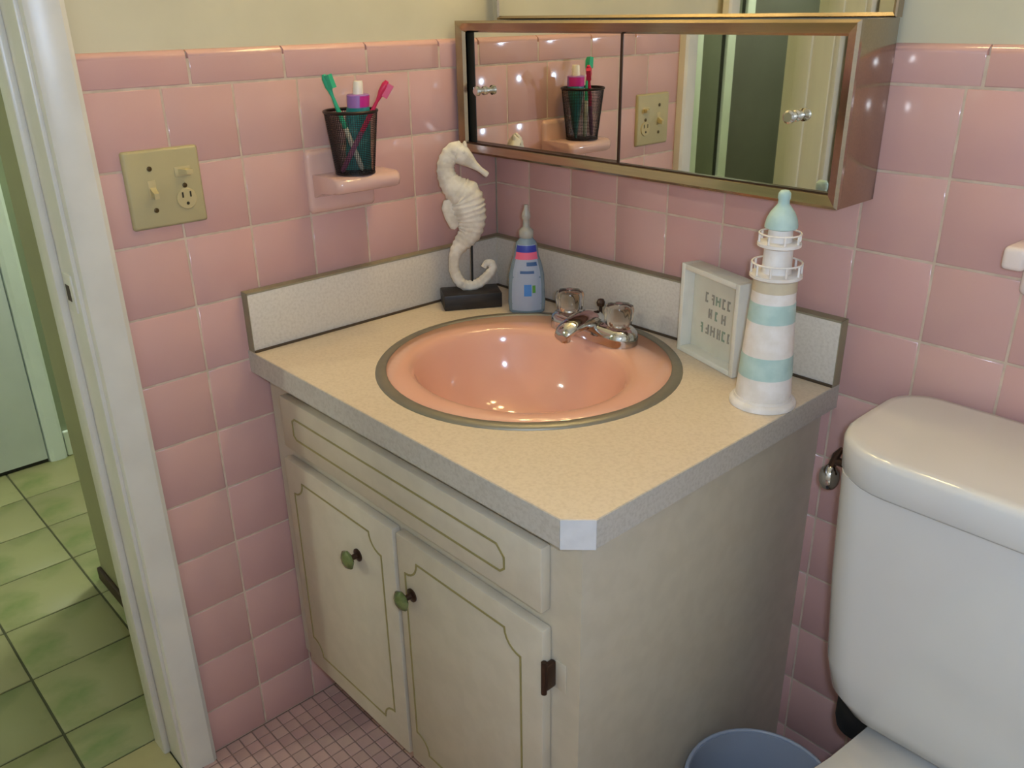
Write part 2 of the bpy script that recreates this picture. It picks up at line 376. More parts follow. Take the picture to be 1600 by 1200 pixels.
# ------------------------------------------------------------------ lamps
vl = thing('vanity_light', 'brushed metal bar light with three glowing globes above the mirror', 'wall lamp', (0.385, 0.0, 1.95))
MB().bbox(-0.36, 0.36, -0.028, 0.006, -0.05, 0.05, 0.006).obj('backplate', 'steel', vl)
for x in (-0.25, 0.0, 0.25):
    MB().lathe([(0.026, 0.02), (0.026, 0.045), (0.02, 0.05)], 20, (x, 0, 0), '-y').obj('socket', 'chrome', vl)
    MB().lathe([(0.018, 0.045)]+[(0.045*math.sin(a), 0.09-0.045*math.cos(a)) for a in [math.radians(25+k*13) for k in range(12)]], 18, (x, 0, 0), '-y').obj('globe', 'globe', vl)
for y, lab in ((0.0, 'round glowing ceiling light at the near end of the hall'), (-3.3, 'added unseen round ceiling light brightening the far end of the hall')):  # the far lamp is added to brighten the hall reflected in the mirror
    hl = thing('hall_light', lab, 'ceiling lamp', (-1.08, y, ROOM_Z), group='hall ceiling lights')
    MB().lathe([(0.13, 0), (0.13, -0.02), (0.11, -0.025)], 24).obj('base', 'white_trim', hl)
    MB().lathe([(0.11, -0.02), (0.105, -0.05), (0.08, -0.08), (0.04, -0.095), (0.005, -0.1)], 24).obj('globe', 'hall_globe', hl)

# ------------------------------------------------------------------ vanity cabinet
vc = thing('vanity_cabinet', 'off-white vanity cabinet with two doors and gold outline trim', 'cabinet')
FY, FO, CX = -0.534, -0.551, 0.736       # face frame front, door fronts, right side
b = MB(); b.box(0.002, CX-0.014, FY+0.018, -0.002, 0.125, 0.145).box(0.002, CX-0.014, -0.016, -0.002, 0.145, 0.73).box(0.002, 0.016, FY+0.018, -0.016, 0.145, 0.73)
b.obj('carcass', 'cabinet', vc, False)
MB().loft([[(CX-0.014, y, z) for y, z in pts] and [(x, y, z) for y, z in pts] for x in (CX-0.014, CX) for pts in [[(0.0, 0.0), (-0.45, 0.0), (-0.45, 0.125), (FY, 0.125), (FY, 0.730), (0.0, 0.730)]]]).obj('side_panel', 'cabinet', vc, False)
ff = MB(); ff.box(0.002, 0.06, FY, FY+0.018, 0.125, 0.73).box(0.68, CX-0.014, FY, FY+0.018, 0.125, 0.73)
ff.box(0.06, 0.68, FY, FY+0.018, 0.69, 0.73).box(0.06, 0.68, FY, FY+0.018, 0.56, 0.62).box(0.06, 0.68, FY, FY+0.018, 0.125, 0.16).box(0.35, 0.40, FY, FY+0.018, 0.16, 0.56)
ff.obj('face_frame', 'cabinet', vc, False)
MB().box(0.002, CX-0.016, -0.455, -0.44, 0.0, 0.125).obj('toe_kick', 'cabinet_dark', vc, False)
def ribbon(path, wd, y):
    n = len(path); mb = MB(); rings = []
    for i in range(n):
        a, p, q = Vector(path[i-1]), Vector(path[i]), Vector(path[(i+1) % n])
        t1, t2 = (p-a).normalized(), (q-p).normalized(); t = (t1+t2).normalized(); nn = Vector((-t.y, t.x))
        k = wd/2/max(0.6, nn.dot(Vector((-t1.y, t1.x))))
        i0, o0 = p-nn*k, p+nn*k
        rings.append([(i0.x, y, i0.y), (i0.x, y-0.0012, i0.y), (o0.x, y-0.0012, o0.y), (o0.x, y, o0.y)])
    rings.append(rings[0])
    return mb.loft(rings, False, False)
def notched(x0, x1, z0, z1, r, s=0.007, n=6):
    out = []
    for cx, cz, a0, sx, sz in ((x0, z0, 90, 1, 1), (x1, z0, 180, -1, 1), (x1, z1, 270, -1, -1), (x0, z1, 0, 1, -1)):
        for k in range(n+1):
            a = math.radians(a0 - 90*k/n); out.append((cx+r*math.cos(a), cz+r*math.sin(a)))
    return out
df = MB().bbox(0.062, 0.686, FO, FY-0.0005, 0.607, 0.702, 0.003).obj('drawer_front', 'cabinet', vc)
ribbon([(0.100, 0.640), (0.108, 0.634), (0.612, 0.634), (0.620, 0.641), (0.620, 0.658), (0.606, 0.672), (0.108, 0.672), (0.100, 0.666)], 0.003, FO+0.0002).obj('outline_trim', 'gold_line', df)
for x0, x1, kx, gx0, gx1 in ((0.052, 0.370, 0.268, 0.076, 0.336), (0.379, 0.688, 0.412, 0.398, 0.648)):
    d = MB().bbox(x0, x1, FO, FY-0.0005, 0.138, 0.582, 0.003).obj('door', 'cabinet', vc)
    ribbon(notched(gx0, gx1, 0.178, 0.549, 0.030), 0.003, FO+0.0002).obj('outline_trim', 'gold_line', d)
    k = MB().lathe([(0.011, 0), (0.011, 0.002), (0.005, 0.004), (0.0045, 0.013), (0.008, 0.015)], 20, (kx, FO, 0.487), '-y').obj('knob_stem', 'bronze', d)
    MB().lathe([(0.006, 0.014), (0.013, 0.016), (0.0165, 0.019), (0.0165, 0.022), (0.013, 0.0255), (0.007, 0.028), (0.002, 0.029)], 8, (kx, FO, 0.487), '-y').obj('knob', 'green_knob', d)
    hx = x1 + 0.004 if x0 > 0.2 else x0 - 0.004
    for hz in ((0.513, 0.205) if x0 > 0.2 else ()):
        h = MB().bbox(hx-0.004, hx+0.005, FO-0.001, FY, hz-0.020, hz+0.020, 0.003).tube([(hx, FO-0.001, hz-0.025), (hx, FO-0.001, hz+0.025)], 0.004, 10)
        h.obj('hinge', 'bronze', d)
        sx = 1 if x0 > 0.2 else -1
        MB().bbox(min(hx+0.004*sx, hx+0.022*sx), max(hx+0.004*sx, hx+0.022*sx), FY-0.002, FY, hz-0.022, hz+0.022, 0.0008).obj('hinge_leaf', 'cabinet', d)

# ------------------------------------------------------------------ countertop
SX, SY, SR = 0.372, -0.270, 0.242
ct = thing('countertop', 'cream speckled laminate countertop with low splashbacks around the pink sink', 'countertop')
poly = [(0.0, -D), (W-0.027, -D), (W, -D+0.027), (W, 0.0), (0.0, 0.0)]
def ray_poly(a):
    dx, dy = math.cos(a), math.sin(a); best = 9
    for i in range(len(poly)):
        (x0, y0), (x1, y1) = poly[i], poly[(i+1) % len(poly)]
        ex, ey = x1-x0, y1-y0; den = dx*ey-dy*ex
        if abs(den) < 1e-9: continue
        t = ((x0-SX)*ey-(y0-SY)*ex)/den; s_ = ((x0-SX)*dy-(y0-SY)*dx)/den
        if t > 0 and -1e-6 <= s_ <= 1+1e-6: best = min(best, t)
    return best
angs = sorted([2*math.pi*i/64 for i in range(64)] + [math.atan2(y-SY, x-SX) % (2*math.pi) for x, y in poly])
rin = SR-0.012
o_, i_ = [], []
for a in angs:
    t = ray_poly(a); o_.append((SX+t*math.cos(a), SY+t*math.sin(a))); i_.append((SX+rin*math.cos(a), SY+rin*math.sin(a)))
top = MB(); n = len(angs)
rings = [[(x, y, H) for x, y in i_], [(x, y, H) for x, y in o_], [(x, y, H-0.036) for x, y in o_], [(x, y, H-0.036) for x, y in i_], [(x, y, H) for x, y in i_]]
top.loft(rings, False, False); top.obj('top', 'laminate', ct, True, 30)
MB().box(0.0, W-0.0275, -D-0.0016, -D+0.0002, H-0.038, H-0.0006).obj('edge_strip', 'laminate_edge', ct, False)
MB().box(W-0.0002, W+0.0016, -D+0.0275, 0, H-0.038, H-0.0006).obj('edge_strip', 'laminate_edge', ct, False)
q = 0.0012
MB().loft([[(W-0.0265, -D-0.002, z), (W+0.002, -D+0.0265, z), (W+0.0005, -D+0.028, z), (W-0.028, -D-0.0005, z)] for z in (H-0.039, H-0.0004)]).obj('corner_strip', 'chip', ct, False)
bs = MB().bbox(0.019, W, -0.019, -0.0005, H+0.003, H+HS-0.003, 0.0008).obj('backsplash', 'laminate_wall', ct)
MB().box(0.019, W+0.0005, -0.0195, -0.0005, H+HS-0.003, H+HS).obj('top_strip', 'splash_cap', bs, False)
MB().box(W-0.0002, W+0.0012, -0.0195, -0.0005, H, H+HS).obj('end_strip', 'splash_cap', bs, False)
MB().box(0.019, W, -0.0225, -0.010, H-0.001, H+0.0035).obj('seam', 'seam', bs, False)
ss = MB().bbox(0.0005, 0.019, -D+0.001, -0.0005, H+0.003, H+HS-0.003, 0.0008).obj('sidesplash', 'laminate_wall', ct)
MB().box(0.0005, 0.0195, -D+0.001, -0.0005, H+HS-0.003, H+HS).obj('top_strip', 'splash_cap', ss, False)
MB().box(0.0005, 0.0195, -D+0.0005, -D+0.0015, H, H+HS).obj('end_strip', 'splash_cap', ss, False)
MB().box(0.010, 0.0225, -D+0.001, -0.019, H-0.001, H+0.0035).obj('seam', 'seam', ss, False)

# ------------------------------------------------------------------ sink
sk = thing('sink', 'round pink sink with a metal rim set in the countertop', 'sink', (SX, SY, H))
N = 72
def circ(r, z): return [(r*math.cos(2*math.pi*i/N), r*math.sin(2*math.pi*i/N), z) for i in range(N)]
BCY, BRX, BRY = -0.022, 0.180, 0.158
def ell(s, z, cy=BCY, dr=0.0): return [((BRX*s+dr)*math.cos(2*math.pi*i/N), cy+(BRY*s+dr)*math.sin(2*math.pi*i/N), z) for i in range(N)]
bowl = MB().loft([circ(0.228, 0.0005), circ(0.227, 0.0032), ell(1, 0.0042, dr=0.016), ell(1, 0.0032, dr=0.008), ell(1, 0.000, dr=0.002), ell(0.985, -0.008), ell(0.955, -0.025), ell(0.91, -0.050),
                  ell(0.84, -0.078), ell(0.74, -0.102), ell(0.60, -0.121), ell(0.42, -0.134), ell(0.25, -0.140), ell(0.13, -0.142)], False, True)
bowl.obj('bowl', 'sink_pink', sk, True, 80)
MB().loft([circ(0.2245, 0.0), circ(0.2250, 0.0042), circ(0.2265, 0.0052), circ(0.2390, 0.0044), circ(0.2420, 0.0012), circ(0.2422, 0.0)], False, False).obj('rim', 'steel', sk, True, 60)
MB().lathe([(0.023, 0), (0.023, 0.003), (0.019, 0.004), (0.018, 0.001), (0.003, 0.002)], 24, (0, BCY, -0.143)).obj('drain', 'chrome', sk)

# ------------------------------------------------------------------ faucet
fc = thing('faucet', 'chrome centre-set faucet with two clear acrylic knobs behind the sink', 'faucet', (0.362, -0.107, H+0.0045))
MB().loft([[(x, y, z) for x, y in rrect(-0.090+i, 0.090-i, -0.029+i, 0.029-i, 0.0285-i, 7)] for z, i in ((0, 0), (0.012, 0.0), (0.020, 0.002), (0.026, 0.007), (0.028, 0.013))]).obj('base', 'chrome', fc, True, 50)
sp = MB(); rings = []
for y, z, rx, rz in ((0.016, 0.020, 0.022, 0.012), (0.004, 0.028, 0.024, 0.016), (-0.015, 0.031, 0.024, 0.016), (-0.035, 0.031, 0.022, 0.014), (-0.055, 0.028, 0.020, 0.012), (-0.072, 0.022, 0.018, 0.011), (-0.080, 0.016, 0.014, 0.008)):
    rings.append([(rx*math.cos(2*math.pi*i/20), y, z+rz*math.sin(2*math.pi*i/20)) for i in range(20)])
sp.loft(rings); sp.obj('spout', 'chrome', fc, True, 60)
MB().lathe([(0.0085, 0), (0.0085, 0.012), (0.007, 0.014)], 16, (0, -0.068, 0.004)).obj('aerator', 'chrome', fc)
MB().lathe([(0.003, 0), (0.003, 0.022), (0.0065, 0.025), (0.0075, 0.031), (0.005, 0.036), (0.001, 0.037)], 14, (0, 0.018, 0.022)).obj('lift_rod', 'bronze', fc)
for x in (-0.056, 0.056):
    hd = MB().lathe([(0.016, 0), (0.015, 0.006), (0.008, 0.010), (0.008, 0.016)], 20, (x, 0, 0.018)).obj('stem', 'chrome', fc)
    rings = []
    for r, z in ((0.014, 0.0), (0.0205, 0.004), (0.0225, 0.010), (0.0240, 0.030), (0.0220, 0.036), (0.014, 0.038)):
        rings.append([(x+r*(1+0.05*math.cos(8*a))*math.cos(a), r*(1+0.05*math.cos(8*a))*math.sin(a), 0.028+z) for a in [2*math.pi*i/32 for i in range(32)]])
    MB().loft(rings).obj('knob', 'acrylic', fc, True, 40)
    MB().lathe([(0.006, 0), (0.006, 0.0015)], 12, (x, 0, 0.0662)).obj('knob_cap', 'chrome', fc)

# ------------------------------------------------------------------ mirror cabinet and upper mirror
X0, X1, ZB, ZT, MD = 0.008, 0.766, 1.043, 1.2690, 0.100
mc = thing('mirror_cabinet', 'shallow metal cabinet with two sliding mirror doors on the tiled wall', 'mirror cabinet')
b = MB().box(X0+0.001, X1-0.001, -0.012, -0.0005, ZB+0.001, ZT-0.001).box(X0+0.001, X0+0.004, -MD+0.004, -0.012, ZB+0.001, ZT-0.001)
b.box(X0+0.004, X1-0.004, -MD+0.004, -0.012, ZT-0.004, ZT-0.001).box(X0+0.004, X1-0.004, -MD+0.004, -0.012, ZB+0.001, ZB+0.004)
b.obj('box', 'frame_steel', mc, False)
MB().bbox(X1-0.004, X1, -MD+0.0082, -0.0005, ZB, ZT, 0.0006).obj('side_panel', 'frame_steel', mc)
fw = 0.019
fr = MB()
prof = [(0.0, 0.0), (0.0, -0.006), (0.004, -0.009), (fw-0.003, -0.004), (fw, 0.002)]   # inward, out from the front plane
def fring(i, dy): return [(X0+i, -MD+0.008+dy, ZB+i), (X1-i, -MD+0.008+dy, ZB+i), (X1-i, -MD+0.008+dy, ZT-i), (X0+i, -MD+0.008+dy, ZT-i)]
fr.loft([fring(i, dy) for i, dy in prof], False, False).obj('frame', 'frame_steel', mc, False)
MB().box(X0+0.016, X0+0.034, -MD+0.016, -MD+0.030, ZB+0.016, ZT-0.016).obj('channel', 'dark_edge', mc, False)
MB().box(X0+fw-0.003, X1-fw+0.003, -MD+0.006, -MD+0.024, ZB+fw-0.003, ZB+fw).obj('track', 'bronze', mc, False)
for nm, x0, x1, yy, kx in (('l', X0+0.030, 0.402, -MD+0.017, 0.068), ('r', 0.390, X1-0.012, -MD+0.011, 0.690)):
    m_ = MB().box(x0, x1, yy, yy+0.004, ZB+0.014, ZT-0.014).obj('mirror_door', 'mirror', mc, False)
    MB().lathe([(0.0075, 0), (0.0075, 0.003), (0.005, 0.005), (0.005, 0.013), (0.0085, 0.016), (0.0085, 0.021), (0.006, 0.023)], 20, (kx, yy, 1.1535), '-y').obj('knob', 'chrome', m_)
    ex = x1 if nm == 'l' else x0
    MB().box(ex-0.0022, ex+0.0022, yy-0.0012, yy+0.004, ZB+0.015, ZT-0.015).obj('edge_strip', 'bronze', m_, False)
um = thing('wall_mirror', 'flat mirror with a thin metal frame standing above the sliding mirror cabinet', 'mirror')
MB().box(0.028, 0.762, -0.010, -0.006, ZT+0.006, 1.78).obj('glass', 'mirror', um, False)
f2 = MB()
def fr2(i, y): return [(0.024+i, y, ZT+0.0005+i), (0.766-i, y, ZT+0.0005+i), (0.766-i, y, 1.785-i), (0.024+i, y, 1.785-i)]
f2.loft([fr2(0, 0.004), fr2(0, -0.011), fr2(0.002, -0.013), fr2(0.006, -0.010)], False, False).obj('frame', 'frame_steel', um, False)

# ------------------------------------------------------------------ switch plate
sw = thing('switch_plate', 'almond two-gang wall plate with toggle switch and outlet on pink tile', 'light switch', (0, -0.656, 1.0515), math.radians(90))
# local x = along wall (world y), local -y = out of the wall (world +x)
MB().loft([[(x, y, z) for x, z in rrect(-0.0565+i, 0.0565-i, -0.0565+i, 0.0565-i, 0.004)] for i, y in ((0, 0), (0, -0.003), (0.0025, -0.006), (0.004, -0.0065))]).obj('plate', 'almond', sw, True, 50)
MB().bbox(-0.0255, -0.0145, -0.0072, -0.006, -0.013, 0.013, 0.0005).obj('switch_collar', 'almond_light', sw)
MB().loft([[(-0.020-a, y, z-b_), (-0.020+a, y, z-b_), (-0.020+a, y, z+b_), (-0.020-a, y, z+b_)] for a, b_, y, z in ((0.0045, 0.006, -0.006, -0.002), (0.004, 0.0045, -0.014, -0.006), (0.0035, 0.004, -0.019, -0.008))]).obj('toggle', 'almond_light', sw)
for x, z in ((-0.020, 0.030), (-0.020, -0.030), (0.028, 0.0005)):
    MB().lathe([(0.0036, 0.006), (0.0036, 0.0075), (0.002, 0.0082)], 14, (x, 0, z), '-y').obj('screw', 'screw', sw)
MB().bbox(0.016, 0.040, -0.0075, -0.006, 0.014, 0.028, 0.0005).obj('switch_collar', 'almond_light', sw)
MB().loft([[(x-a, y, 0.021-b_), (x+a, y, 0.021-b_), (x+a, y, 0.021+b_), (x-a, y, 0.021+b_)] for a, b_, y, x in ((0.007, 0.004, -0.007, 0.028), (0.006, 0.0035, -0.015, 0.032), (0.005, 0.003, -0.019, 0.034))]).obj('toggle', 'almond_light', sw)
ou = MB().lathe([(0.0155, 0.006), (0.0155, 0.008), (0.0145, 0.0088)], 28, (0.028, 0, -0.019), '-y').obj('outlet', 'almond_light', sw)
for a in (-0.006, 0.006): MB().box(0.028+a-0.0012, 0.028+a+0.0012, -0.0092, -0.0086, -0.017, -0.009).obj('slot', 'slot', ou, False)
MB().lathe([(0.0024, 0.0086), (0.0024, 0.0093)], 12, (0.028, 0, -0.026), '-y').obj('slot', 'slot', ou)

# ------------------------------------------------------------------ ceramic ledge, cup, brushes, toothpaste
SZ = 1.040
lg = thing('ceramic_shelf', 'glazed pink ceramic wall shelf holding the toothbrush cup', 'shelf', (0, -0.3535, 0), math.radians(90))
MB().loft([[(x, y, z) for x, z in rrect(-0.068+i, 0.062-i, 0.975+i, 1.078-i, 0.008)] for i, y in ((0, 0.003), (0, -0.003), (0.003, -0.007), (0.007, -0.0085))]).obj('back_plate', 'ceramic_pink', lg, True, 60)
prof = [(-0.004, SZ-0.040), (-0.004, SZ-0.001), (-0.012, SZ), (-0.080, SZ), (-0.087, SZ-0.004), (-0.089, SZ-0.012), (-0.086, SZ-0.021), (-0.078, SZ-0.025), (-0.04, SZ-0.028)]
def lr(x, s): return [(x, -0.004+(y+0.004)*s, SZ-0.013+(z-SZ+0.013)*min(1, s+0.15)) for y, z in prof]
MB().loft([lr(-0.060, 0.86), lr(-0.055, 0.96), lr(-0.048, 1), lr(0.055, 1), lr(0.061, 0.97), lr(0.064, 0.90)]).obj('ledge', 'ceramic_pink', lg, True, 50)
CXY = (0.052, -0.357); ER = math.atan2(0.772, 0.636)
cu = thing('toothbrush_cup', 'black wire mesh cup standing on the pink ceramic shelf', 'cup', (*CXY, SZ+0.0005), ER)
RB, RT, CH = 0.0315, 0.0425, 0.099
mw = MB()
for i in range(72):
    a = 2*math.pi*i/72; ca_, sa_ = math.cos(a), math.sin(a)
    mw.tube([(RB*ca_, RB*sa_, 0.002), (RT*ca_, RT*sa_, CH)], 0.00042, 4)
for k in range(1, 34):
    z = 0.002 + (CH-0.002)*k/34; r = RB+(RT-RB)*k/34
    mw.loft([[((r+dr)*math.cos(2*math.pi*i/48), (r+dr)*math.sin(2*math.pi*i/48), z+dz) for i in range(48)] for dr, dz in ((0.0005, -0.0004), (0.0005, 0.0004), (-0.0004, 0), (0.0005, -0.0004))], False, False)
mw.obj('mesh_wall', 'black_wire', cu, False)
MB().loft([[((RT+0.0022*math.cos(t))*math.cos(2*math.pi*i/48), (RT+0.0022*math.cos(t))*math.sin(2*math.pi*i/48), CH+0.0024*math.sin(t)) for i in range(48)] for t in [2*math.pi*k/8 for k in range(9)]], False, False).obj('rim', 'black_wire', cu, True, 80)
MB().lathe([(RB-0.001, 0), (RB+0.001, 0.0005), (RB+0.001, 0.003), (RB-0.002, 0.0035)], 40).obj('base', 'black_wire', cu)
def brush(name, label, m1, m2, p0, p1, y0, y1, roll):
    # p0 foot, p1 head tip in the cup's (across, up) plane; y is depth away from the camera
    t = thing(name, label, 'toothbrush', (CXY[0], CXY[1], SZ+0.004), ER)
    a, b_ = Vector((p0[0], y0, p0[1])), Vector((p1[0], y1, p1[1])); L = (b_-a)
    MB().tube([a, a+L*0.03, a+L*0.22, a+L*0.45], [0.002, 0.0042, 0.0044, 0.0040], 10).obj('grip', m2, t)
    MB().tube([a+L*0.44, a+L*0.6, a+L*0.78, a+L*0.83, a+L*0.88, a+L*0.96, b_], [0.0040, 0.0040, 0.0026, 0.0038, 0.0058, 0.0058, 0.003], 10).obj('handle', m1, t)
    side = Vector((math.cos(roll), math.sin(roll), 0)); ld = L.normalized(); side = (side-ld*side.dot(ld)).normalized(); oth = ld.cross(side)
    q0, q1 = a+L*0.85, a+L*0.985
    MB().add([q0-oth*.0048+side*.003, q1-oth*.0042+side*.003, q1+oth*.0042+side*.003, q0+oth*.0048+side*.003,
              q0-oth*.0048+side*.012, q1-oth*.0042+side*.013, q1+oth*.0042+side*.013, q0+oth*.0048+side*.012],
             [(0,1,2,3), (4,7,6,5), (0,4,5,1), (1,5,6,2), (2,6,7,3), (3,7,4,0)]).obj('bristles', m1, t, False)
brush('toothbrush', 'green toothbrush leaning left in the wire cup', 'green_plastic', 'clear_grip', (0.0125, 0.002), (-0.0365, 0.152), -0.006, -0.008, -0.6)
brush('toothbrush', 'red toothbrush leaning right in the wire cup', 'red_plastic', 'purple_grip', (-0.0200, 0.002), (0.0630, 0.141), -0.018, -0.014, 0.0)
tp = thing('toothpaste_tube', 'teal toothpaste tube with magenta band and white cap in the cup', 'toothpaste', (CXY[0], CXY[1], SZ+0.0045), ER)
def ov(cx, cy, rx, ry, z, n=24): return [(cx+rx*math.cos(2*math.pi*i/n), cy+ry*math.sin(2*math.pi*i/n), z) for i in range(n)]
MB().loft([ov(0.004, 0.012, 0.0215, 0.0025, 0.0), ov(0.005, 0.0135, 0.021, 0.006, 0.02), ov(0.008, 0.0135, 0.020, 0.012, 0.06), ov(0.0105, 0.0135, 0.0195, 0.0165, 0.094), ov(0.011, 0.0135, 0.018, 0.0165, 0.100)]).obj('tube', 'teal_tube', tp)
bd = MB().loft([ov(0.011, 0.0135, 0.0178, 0.0172, 0.099), ov(0.0122, 0.0135, 0.0182, 0.0172, 0.118), ov(0.0124, 0.0135, 0.0165, 0.0160, 0.1195)]).obj('band', 'lilac', tp)
ring0 = [(0.011+0.0186*math.cos(a), 0.0135+0.0180*math.sin(a), 0.1005) for a in [math.radians(-75+12*k) for k in range(11)]]
ring1 = [(0.0122+0.0189*math.cos(a), 0.0135+0.0180*math.sin(a), 0.1170) for a in [math.radians(-75+12*k) for k in range(11)]]
mb = MB(); mb.v = ring0+ring1; mb.f = [(i, i+1, 12+i, 11+i) for i in range(10)]
mb.obj('band_patch', 'magenta', tp)
MB().loft([ov(0.0126, 0.0135, 0.0085, 0.0085, 0.119), ov(0.0138, 0.0135, 0.0078, 0.0078, 0.136), ov(0.0142, 0.0135, 0.0068, 0.0068, 0.1395)]).obj('cap', 'cap_white', tp)

# ------------------------------------------------------------------ seahorse figurine
sh = thing('seahorse_figurine', 'white seahorse figurine on a black base in the counter corner', 'figurine', (0.079, -0.141, H+0.0005), math.atan2(0.855, 0.52))
body = [(-0.0094, 0.2867, 0.0167), (-0.0248, 0.2847, 0.0158), (-0.0374, 0.2637, 0.015), (-0.0346, 0.239, 0.0173), (-0.0191, 0.2188, 0.0244), (-0.0054, 0.2069, 0.0292), (0.0009, 0.184, 0.0305), (0.0053, 0.161, 0.0259), (0.0013, 0.1381, 0.021), (-0.012, 0.1215, 0.0165), (-0.0246, 0.1047, 0.0118), (-0.0305, 0.0814, 0.0092), (-0.0283, 0.0633, 0.0095), (-0.0188, 0.0445, 0.0095), (-0.0042, 0.0374, 0.0098), (0.0152, 0.0405, 0.0095), (0.0335, 0.0544, 0.0092), (0.0433, 0.0673, 0.0081), (0.04, 0.078, 0.0072), (0.0311, 0.0778, 0.0063), (0.0259, 0.0709, 0.0049)]
def cat(pts, sub):
    out = []
    P_ = [pts[0]]+pts+[pts[-1]]
    for i in range(1, len(P_)-2):
        for s_ in range(sub):
            t = s_/sub; out.append(tuple(0.5*(2*P_[i][k]+(P_[i+1][k]-P_[i-1][k])*t+(2*P_[i-1][k]-5*P_[i][k]+4*P_[i+1][k]-P_[i+2][k])*t*t+(3*P_[i][k]-P_[i-1][k]-3*P_[i+1][k]+P_[i+2][k])*t**3) for k in range(3)))
    out.append(pts[-1]); return out
def worm(pts, depth=0.62, rib=0.06, n=20, sub=8):
    cp = cat(pts, sub); rings = []; acc = 0
    for k, (x, z, r) in enumerate(cp):
        a, b_ = cp[max(k-1, 0)], cp[min(k+1, len(cp)-1)]
        tx, tz = b_[0]-a[0], b_[1]-a[1]; l = math.hypot(tx, tz) or 1; nx, nz = -tz/l, tx/l
        if k: acc += math.hypot(x-cp[k-1][0], z-cp[k-1][1])
        rr = r*(1+rib*math.sin(acc/0.0095*2*math.pi)) if k > 6 else r
        ring = []
        for i in range(n):
            t = 2*math.pi*i/n; e = 1+0.05*math.cos(6*t)
            ring.append((x+nx*rr*e*math.cos(t), depth*rr*e*math.sin(t), z+nz*rr*e*math.cos(t)))
        rings.append(ring)
    return rings
SHB = MB().loft(worm(body, 0.62))
hd_ = [(-0.022, 0.286, 0.010), (-0.0138, 0.2835, 0.0178), (-0.0002, 0.2735, 0.0138), (0.0132, 0.262, 0.0078), (0.0252, 0.2525, 0.0050), (0.0345, 0.2452, 0.0052), (0.038, 0.2425, 0.0045)]
SHB.loft(worm(hd_, 0.75, 0))
for cx, cz, r in ((-0.0129, 0.301, 0.0055), (-0.002, 0.3005, 0.0045), (-0.0225, 0.298, 0.0045)):
    SHB.lathe([(r, -0.008), (r, 0.0), (r*0.6, 0.005), (r*0.1, 0.007)], 10, (cx, 0, cz-0.003))
SHB.obj('body', 'plaster', sh, True, 60)
fin = [(-0.022, 0.1998), (-0.034, 0.203), (-0.0439, 0.2006), (-0.0488, 0.1868), (-0.0426, 0.1666), (-0.034, 0.1488), (-0.026, 0.1470), (-0.018, 0.154)]
MB().loft([[(-0.028+(x+0.028)*k, y, 0.175+(z-0.175)*k) for x, z in fin] for y, k in ((-0.006, 0.75), (-0.003, 1.0), (0.003, 1.0), (0.006, 0.75))]).obj('fin', 'plaster', sh, True, 60)
for sy in (-1, 1): MB().lathe([(0.0032, 0), (0.0026, 0.0016), (0.0006, 0.0022)], 12, (-0.006, 0, 0.2865), '-y' if sy < 0 else 'y').obj('eye', 'plaster', sh).location = (0, sy*0.0115, 0)
MB().tube([(0.0035, 0.0, 0.028), (0.0050, 0.0, 0.128)], 0.0021, 10).obj('rod', 'black_rubber', sh)
MB().bbox(-0.055, 0.055, -0.030, 0.030, 0, 0.029, 0.002).obj('base', 'black_wood', sh)

# ------------------------------------------------------------------ pump bottle
so = thing('pump_bottle', 'clear blue pump bottle with blue and pink label beside the seahorse', 'bottle', (0.185, -0.095, H+0.0005), math.atan2(0.724, 0.69))
lev = [(0.0, 0.030, 0.018), (0.003, 0.033, 0.021), (0.02, 0.0345, 0.022), (0.07, 0.0325, 0.0215), (0.092, 0.028, 0.020), (0.108, 0.0225, 0.0185), (0.122, 0.0205, 0.0175), (0.132, 0.0185, 0.016), (0.138, 0.013, 0.013), (0.142, 0.011, 0.011)]
MB().loft([ov(0, 0, a, b_, z, 36) for z, a, b_ in lev]).obj('body', 'gel', so, True, 60)
def lv(z):
    for k in range(len(lev)-1):
        if lev[k][0] <= z <= lev[k+1][0]:
            t = (z-lev[k][0])/(lev[k+1][0]-lev[k][0]); return [lev[k][i]*(1-t)+lev[k+1][i]*t for i in (1, 2)]
def patch(name, m, parent, z0, z1, a0, a1, off=0.0006, steps=5, n=10):
    mb = MB()
    for k in range(steps+1):
        z = z0+(z1-z0)*k/steps; rx, ry = lv(z)
        for i in range(n+1):
            a = math.radians(a0+(a1-a0)*i/n); mb.v.append(((rx+off)*math.cos(a), (ry+off)*math.sin(a), z))
    mb.f = [(k*(n+1)+i, k*(n+1)+i+1, (k+1)*(n+1)+i+1, (k+1)*(n+1)+i) for k in range(steps) for i in range(n)]
    return mb.obj(name, m, parent)
lb = patch('label', 'label_pale', so, 0.008, 0.130, 218, 322)
patch('label_band', 'label_blue', lb, 0.1165, 0.1285, 214, 326, 0.0010)
patch('label_band', 'label_pink', lb, 0.1035, 0.1165, 214, 326, 0.0010)
patch('label_mark', 'label_navy', lb, 0.092, 0.099, 270, 312, 0.0010)
patch('label_mark', 'label_navy', lb, 0.078, 0.083, 248, 296, 0.0010)
patch('label_mark', 'label_sky', lb, 0.036, 0.058, 262, 285, 0.0010)
patch('label_mark', 'label_green', lb, 0.042, 0.056, 288, 298, 0.0010)
MB().lathe([(0.012, 0.140), (0.013, 0.142), (0.013, 0.153), (0.009, 0.157), (0.006, 0.160), (0.0055, 0.172), (0.008, 0.176), (0.0075, 0.184), (0.0045, 0.190), (0.0035, 0.199)], 24).obj('pump', 'nozzle', so, True, 50)

